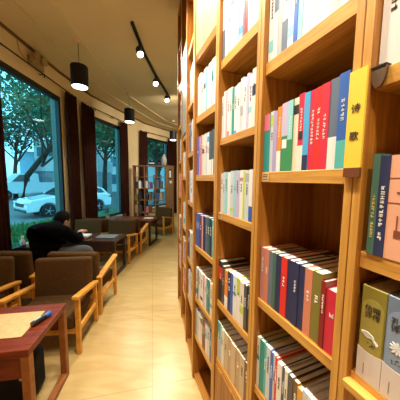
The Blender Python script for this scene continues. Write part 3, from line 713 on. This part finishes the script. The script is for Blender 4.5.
V = [(.13, 0, .50), (.13, .04, .63), (.13, .11, .75), (.13, .19, .805), (.13, .25, .82), (.14, .31, .85),     # spine to skull base
     (-.04, .16, .775), (-.09, .34, .64), (-.02, .52, .585), (.06, .60, .60),                                   # far arm
     (.30, .13, .765), (.345, .30, .62), (.32, .44, .60), (.26, .52, .66)]                                      # near arm
E_ = [(0, 1), (1, 2), (2, 3), (3, 4), (4, 5), (3, 6), (6, 7), (7, 8), (8, 9), (3, 10), (10, 11), (11, 12), (12, 13)]
RD = [.15, .145, .15, .125, .065, .06, .085, .062, .048, .030, .085, .062, .048, .030]
skin_body('body', V, E_, RD, black_cloth, per)
Vl = [(0, .02, .46), (-.07, .06, .46), (.00, .36, .47), (.02, .42, .10), (.03, .52, .045), (.14, .06, .47), (.49, .32, .50), (.50, .37, .10), (.54, .46, .045)]
skin_body('trousers', Vl, [(0, 1), (1, 2), (2, 3), (3, 4), (0, 5), (5, 6), (6, 7), (7, 8)], [.13, .10, .07, .05, .04, .10, .07, .05, .04], grey_cloth, per)
coat = MB().add([(x * (1 + .06 * math.sin(k)), y, z) for k, (x, y, z) in enumerate([(-.20, -.10, .62), (.20, -.12, .62), (.24, -.10, .26), (-.22, -.09, .26), (-.18, .02, .62), (.22, .0, .62), (.26, .03, .26), (-.2, .02, .26)])],
     [(0, 1, 2, 3), (7, 6, 5, 4), (0, 4, 5, 1), (1, 5, 6, 2), (2, 6, 7, 3), (3, 7, 4, 0)]).build('coat_tails', black_cloth, per, bevel=.05, seg=3)
# head, bent towards the book
HM = Matrix.Translation((.14, .35, .855)) @ Matrix.Rotation(R(-18), 4, 'Z') @ Matrix.Rotation(R(-38), 4, 'X')
def ball(name, m, Mx, rx, ry, rz, cut=None, parent=None, n=20):
    mb = MB(); prof = []
    vs, fs = [], []
    for i in range(n + 1):
        th = math.pi * i / n
        for k in range(n):
            ph = 2 * math.pi * k / n; v = Vector((rx * math.sin(th) * math.cos(ph), ry * math.sin(th) * math.sin(ph), rz * math.cos(th)))
            if cut: v = cut(v)
            vs.append(Mx @ v)
    for i in range(n):
        for k in range(n): fs.append((i * n + k, i * n + (k + 1) % n, (i + 1) * n + (k + 1) % n, (i + 1) * n + k))
    return mb.add(vs, fs).build(name, m, parent, smooth=True)
def face_shape(v):
    s = 1 - .22 * max(0, -v.z / .115) ** 1.5
    return Vector((v.x * s, v.y * (s * .5 + .5), v.z))
ball('head', skin_m, HM, .073, .090, .115, face_shape, per)
ball('hair', mat('black_hair', (.006, .005, .005), .8, spec=.08), HM @ Matrix.Translation((0, -.022, .022)), .083, .094, .108, None, per)
ft = MB()
ft.prism([(-.010, -.035), (.010, -.035), (0, .012)], .082, .106)
ft.build('nose', skin_m, per).matrix_local = HM
for s in (-1, 1):
    ball('eye', mat('eye_dark', (.03, .02, .02), .3), HM @ Matrix.Translation((s * .028, .078, .008)), .010, .008, .006, None, per, 10)
    ball('ear', skin_m, HM @ Matrix.Translation((s * .074, -.005, -.012)), .010, .018, .030, None, per, 10)
ball('mouth', mat('lips', (.42, .14, .11), .5), HM @ Matrix.Translation((0, .083, -.058)), .022, .007, .006, None, per, 10)
for w_, d0 in (((.06, .60, .60), -.2), ((.26, .52, .66), .25)):
    w_ = Vector(w_); d = Vector((d0 * .3 + .06, 1, -.02)).normalized(); sx = Vector((d.y, -d.x, 0)); sg_ = 1 if d0 < 0 else -1
    vv = [w_ - d * .02, w_ + d * .035, w_ + d * .075]; ee = [(0, 1), (1, 2)]; rr_ = [.024, (.034), .034]
    for k, (o_, ln) in enumerate(((-.027, .062), (-.009, .074), (.010, .070), (.027, .055))):
        b0 = w_ + d * .075 + sx * o_; i0 = len(vv)
        vv += [b0, b0 + d * ln * .45 + Vector((0, 0, .010)), b0 + d * ln * .8 + Vector((0, 0, -.004)), b0 + d * ln + Vector((0, 0, -.014))]
        ee += [(2, i0), (i0, i0 + 1), (i0 + 1, i0 + 2), (i0 + 2, i0 + 3)]; rr_ += [.011, .0092, .0085, .0075]
    i0 = len(vv); tb = w_ + d * .03 + sx * sg_ * .028
    vv += [tb, tb + d * .03 + sx * sg_ * .022, tb + d * .055 + sx * sg_ * .026]; ee += [(1, i0), (i0, i0 + 1), (i0 + 1, i0 + 2)]; rr_ += [.013, .011, .009]
    skin_body('hand', [tuple(v) for v in vv], ee, rr_, skin_m, per, 1)

# ------------------------------------------------------------ outside the windows
GZ = -.60
structure(MB().box(-60, 40, 2, 90, GZ - .2, GZ - .01).build('ground', mat('asphalt', (.16, .18, .19), .9, vary=.15, scale=3)))
def strip(name, off0, off1, z, m):
    mb = MB(); P = [offs(k, -off0) for k in range(len(WL))]; Q = [offs(k, -off1) for k in range(len(WL))]
    for k in range(len(WL) - 1):
        vs = [(*p, zz) for zz in (z - .45, z) for p in (P[k], P[k + 1], Q[k + 1], Q[k])]
        mb.add(vs, [(3, 2, 1, 0), (4, 5, 6, 7), (0, 1, 5, 4), (1, 2, 6, 5), (2, 3, 7, 6), (3, 0, 4, 7)])
    return mb.build(name, m)
LZ = -.16
lawn_m = mat('lawn_soil', (.04, .11, .03), .95, vary=.3, scale=20)
structure(strip('lawn', TH, 4.1, LZ, lawn_m))
gr = MB(); rg = random.Random(5)
for _ in range(9500):
    k = rg.choice([0, 1, 2, 2, 3, 3, 4, 4, 5]); f = rg.random(); t_ = rg.uniform(TH + .05, 4.05)
    p = offs(k, -t_).lerp(offs(k + 1, -t_), f); a = rg.random() * 6.283; hh = rg.uniform(.07, .2); dx, dy = math.cos(a) * .018, math.sin(a) * .018
    gr.add([(p.x - dx, p.y - dy, LZ), (p.x + dx, p.y + dy, LZ), (p.x + dy * 3, p.y - dx * 3, LZ + hh)], [(0, 1, 2)])
tag(gr.build('grass', mat('grass_blades', (.06, .20, .04), .7)), 'green grass growing on the lawn outside the windows', 'grass', kind='stuff')

def wheel(root, x, y, r_=.33):
    wv = empty('wheel_hub'); COL.objects.unlink(wv)
    t_ = MB(); c = Vector((x, y, r_)); s = .11
    t_.tube([c - Vector((0, s, 0)), c - Vector((0, s * .8, 0)), c + Vector((0, s * .8, 0)), c + Vector((0, s, 0))], [r_ * .9, r_, r_, r_ * .9], 24)
    o = t_.build('wheel', mat('tyre', (.015, .015, .017), .8), root)
    for sd in (-1, 1):
        h = MB(); q_ = c + Vector((0, sd * (s + .004), 0))
        h.tube([q_ - Vector((0, sd * .01, 0)), q_ + Vector((0, sd * .004, 0))], r_ * .2, 12)
        for k in range(5):
            a = k * 2 * math.pi / 5; h.bar(q_, q_ + Vector((math.cos(a), 0, math.sin(a))) * r_ * .66, .02, .07, (0, 1, 0))
        h.build('rim', mat('alloy', (.55, .57, .6), .35, metal=.6), o)
def car(M, lab):
    """side profile along local x (front at -x), width along y, wheels on z = 0"""
    r = tag(empty('car', M=M), lab, 'car')
    paint = mat('white_car_paint', (.80, .82, .84), .25, coat=.6); gl = mat('car_glass', (.03, .05, .06), .08); dk = mat('car_trim', (.025, .027, .03), .5)
    Wd = .90
    low = [(-2.25, .30), (-2.30, .52), (-2.27, .72), (-2.05, .92), (-1.10, 1.06), (1.60, 1.10), (2.18, 1.04), (2.25, .70), (2.20, .32)]
    arches = []
    body = [(2.20, .30)]
    def arch(cx): return [(cx + .41 * math.cos(a), .33 + .41 * math.sin(a)) for a in [math.pi * k / 10 for k in range(11)]]
    poly = low[:] + [p for p in arch(1.33) if p[1] > .30] + [p for p in arch(-1.35) if p[1] > .30]
    MB().prism(poly, -Wd, Wd).build('body', paint, r, bevel=.06, seg=3)
    cabp = [(-1.02, 1.05), (-.25, 1.56), (.2, 1.63), (1.2, 1.60), (1.75, 1.42), (2.08, 1.05)]
    mb = MB(); n = len(cabp); vs = [(x, s * (Wd - .05 - (z - 1.05) * .28), z) for s in (-1, 1) for x, z in cabp]
    mb.add(vs, [tuple(range(n)), tuple(range(2 * n - 1, n - 1, -1))] + [(i, i + n, (i + 1) % n + n, (i + 1) % n) for i in range(n)])
    mb.build('cabin', paint, r, bevel=.03)
    for s in (-1, 1):
        for poly_ in ([(-.78, 1.10), (-.20, 1.50), (.30, 1.54), (.30, 1.10)], [(.38, 1.10), (.38, 1.54), (1.12, 1.52), (1.30, 1.12)], [(1.38, 1.13), (1.25, 1.48), (1.62, 1.38), (1.85, 1.14)]):
            vs = [(x, s * (Wd - .046 - (z - 1.05) * .28), z) for x, z in poly_] + [(x, s * (Wd - .066 - (z - 1.05) * .28), z) for x, z in poly_]
            n = len(poly_); MB().add(vs, [tuple(range(n)), tuple(range(2 * n - 1, n - 1, -1))] + [(i, i + n, (i + 1) % n + n, (i + 1) % n) for i in range(n)]).build('side_window', gl, r)
    ws = [(-.97, 1.10), (-.30, 1.54)]
    MB().add([(ws[0][0] - .02, -.76, ws[0][1]), (ws[0][0] - .02, .76, ws[0][1]), (ws[1][0] - .02, .66, ws[1][1]), (ws[1][0] - .02, -.66, ws[1][1]), (-.9, -.7, 1.10), (-.9, .7, 1.10), (-.28, .6, 1.5), (-.28, -.6, 1.5)], [(0, 1, 2, 3), (7, 6, 5, 4), (0, 4, 5, 1), (1, 5, 6, 2), (2, 6, 7, 3), (3, 7, 4, 0)]).build('windshield', gl, r)
    MB().box(-2.315, -2.24, -.52, .52, .56, .74).build('grille', dk, r, bevel=.02)
    MB().box(-2.32, -2.22, -.75, .75, .30, .44).build('bumper_intake', dk, r, bevel=.03)
    for s in (-1, 1):
        MB().box(-2.29, -1.98, s * .74 - .15, s * .74 + .17, .68, .82).build('headlight', mat('headlight', (.62, .68, .72), .12), r, bevel=.04)
        MB().box(2.0, 2.255, s * .78 - .12, s * .78 + .13, .82, .98).build('tail_light', mat('tail_red', (.6, .03, .06), .2), r, bevel=.03)
        MB().box(-.85, -.68, s * .98 - .1, s * .98 + .1, 1.08, 1.2).build('wing_mirror', paint, r, bevel=.03)
        for x in (.25, 1.05): MB().box(x - .09, x + .09, s * .905 - .012, s * .905 + .012, .88, .91).build('door_handle', paint, r)
        for x in (-1.35, 1.33): wheel(r, x, s * .80)
def heading(f, rr_, z): d = (Vector(rr_) - Vector(f)).normalized(); m_ = (Vector(f) + Vector(rr_)) / 2; return Matrix.Translation((m_.x, m_.y, z)) @ Matrix.Rotation(math.atan2(d.y, d.x), 4, 'Z')
car(heading((-8.46, 11.44), (-7.0, 13.64), GZ), 'white parked car seen through both the first and middle windows')
def truck(M):
    r = tag(empty('pickup_truck', M=M), 'white pickup truck parked farther off behind the white car', 'truck')
    paint = mat('truck_paint', (.72, .76, .80), .4); gl = mat('car_glass', (0, 0, 0))
    MB().prism([(-2.3, .42), (-2.35, .95), (-2.1, 1.1), (-1.3, 1.22), (-.75, 1.85), (.45, 1.88), (.5, 1.2), (2.4, 1.2), (2.4, .5), (.0, .42)], -.85, .85).build('body', paint, r, bevel=.05)
    for s in (-1, 1):
        MB().prism([(-1.12, 1.28), (-.68, 1.76), (-.1, 1.78), (-.1, 1.28)], s * .86 - .01, s * .86 + .01).build('side_window', gl, r)
        for x in (-1.5, 1.5): wheel(r, x, s * .76, .36)
        MB().box(-2.36, -2.2, s * .6 - .14, s * .6 + .14, .82, .98).build('headlight', mat('headlight', (0, 0, 0)), r, bevel=.03)
    MB().add([(-1.27, -.7, 1.28), (-1.27, .7, 1.28), (-.8, .66, 1.8), (-.8, -.66, 1.8), (-1.1, -.6, 1.28), (-1.1, .6, 1.28), (-.7, .6, 1.7), (-.7, -.6, 1.7)], [(0, 1, 2, 3), (7, 6, 5, 4), (0, 4, 5, 1), (1, 5, 6, 2), (2, 6, 7, 3), (3, 7, 4, 0)]).build('windshield', gl, r)
truck(heading((-18.3, 19.8), (-15.9, 23.0), GZ) @ Matrix.Scale(1.3, 4))
# low white building, pale hoarding, apartment block
bl = tag(empty('building', (-16.5, 26, GZ)), 'low white roadside building with a broad fascia beyond the truck', 'building')
MB().box(-4, 4.2, 0, 4, 0, 2.85).build('lower_wall', mat('grey_render', (.42, .46, .48), .9, vary=.1, scale=2), bl)
MB().box(-4.1, 4.4, -.4, 4, 2.85, 4.3).build('fascia', mat('white_render', (.84, .86, .86), .8), bl)
MB().box(-3.5, 3.8, .2, 4, 4.3, 6.6).build('upper_wall', mat('white_render', (0, 0, 0)), bl)
for k in range(5): MB().box(-3.1 + k * 1.4, -2.2 + k * 1.4, .15, .25, 4.6, 5.7).build('window', mat('far_glass', (.10, .20, .26), .2), bl)
for k in range(3): MB().box(-3.2 + k * 2.5, -1.4 + k * 2.5, -.06, .05, .3, 2.1).build('shutter', mat('far_shutter', (.30, .36, .40), .7), bl)
hb = tag(empty('hoarding', (-19.9, 24.9, GZ), R(-6)), 'tall pale blue panel standing behind the truck', 'hoarding')
MB().box(-.9, .9, 0, .06, .5, 5.0).build('panel', mat('hoarding_blue', (.32, .52, .66), .6, vary=.1, scale=2), hb)
for x in (-.8, .8): MB().box(x - .05, x + .05, .06, .14, 0, 5.0).build('post', mat('steel_grey', (.25, .27, .29), .5), hb)
ap = tag(empty('apartment_building', (-8, 34, GZ)), 'pale apartment block far behind the trees with rows of windows', 'building')
MB().box(-9, 14, 0, 6, 0, 9).build('wall', mat('white_render', (0, 0, 0)), ap)
for fl_ in range(3):
    for k in range(10): MB().box(-8.2 + k * 2.2, -6.9 + k * 2.2, -.05, .05, 1.2 + fl_ * 2.7, 2.7 + fl_ * 2.7).build('window', mat('far_glass', (0, 0, 0)), ap)

bark = mat('bark', (.05, .035, .025), .95, vary=.3, scale=10)
def tree(x, y, lean, zc, rad, lab, seed, n=5200, col=(.045, .15, .06), trunk=.22, leaf=.16):
    r = tag(empty('tree', (x, y, GZ)), lab, 'tree'); rr = random.Random(seed)
    top = Vector((lean[0], lean[1], zc))
    tk = MB().tube([(0, 0, 0), Vector((lean[0] * .15, lean[1] * .15, zc * .35)), top * .7, top], [trunk, trunk * .8, trunk * .55, trunk * .2], 10)
    tk.build('trunk', bark, r, smooth=True)
    cl = []
    for k in range(9):
        a = k * 2.4; e = rr.uniform(-.2, .9); q_ = top + Vector((math.cos(a) * math.cos(e), math.sin(a) * math.cos(e), math.sin(e) * .8)) * rad * rr.uniform(.55, .85); cl.append(q_)
        b0 = top * rr.uniform(.45, .85); MB().tube([b0, b0.lerp(q_, .5) + Vector((0, 0, .15)), q_], [trunk * .35, trunk * .22, .02], 7).build('branch', bark, r)
    cl.append(top)
    lf = MB()
    for _ in range(n):
        c_ = rr.choice(cl); u_ = Vector((rr.gauss(0, 1), rr.gauss(0, 1), rr.gauss(0, .8))).normalized() * rad * .48 * rr.random() ** .4
        p = c_ + u_; d = Vector((rr.gauss(0, 1), rr.gauss(0, 1), rr.gauss(0, .7))).normalized(); s_ = d.cross(Vector((rr.gauss(0, 1), rr.gauss(0, 1), rr.gauss(0, 1)))).normalized()
        ln = leaf * rr.uniform(.6, 1.3)
        lf.add([p - d * ln, p + s_ * ln * .55, p + d * ln, p - s_ * ln * .55], [(0, 1, 2, 3)])
    lf.build('foliage', mat('leaves_%d' % (seed % 3), col, .6, vary=.35, scale=1.5), r)
tree(-11.9, 14.2, (3.0, .4), 6.0, 3.6, 'leafy tree with a slanting trunk nearest the first window', 1, 6500, leaf=.12)
tree(-18.5, 21.5, (.5, 0), 6.5, 4.0, 'leafy tree behind the pale hoarding', 2, 5200, (.04, .13, .06))
tree(-14.0, 24.0, (.6, 0), 8.5, 4.2, 'tall leafy tree above the low white building', 3, 5200, (.05, .16, .07))
tree(-8.0, 18.0, (.3, 0), 6.2, 3.6, 'leafy tree seen through the middle window above the white car', 4, 6000, (.045, .15, .06))
tree(-7.2, 25.0, (-.4, 0), 6.0, 4.2, 'leafy tree far back behind the middle window', 5, 5200, (.05, .17, .08))
tree(-3.6, 17.5, (.3, 0), 5.4, 3.6, 'leafy tree seen through the last window above the display cabinet', 6, 6500, (.045, .15, .07))
tree(-5.6, 29.0, (.3, 0), 6.0, 4.4, 'leafy tree farthest off past the last window', 7, 5000, (.045, .15, .07))
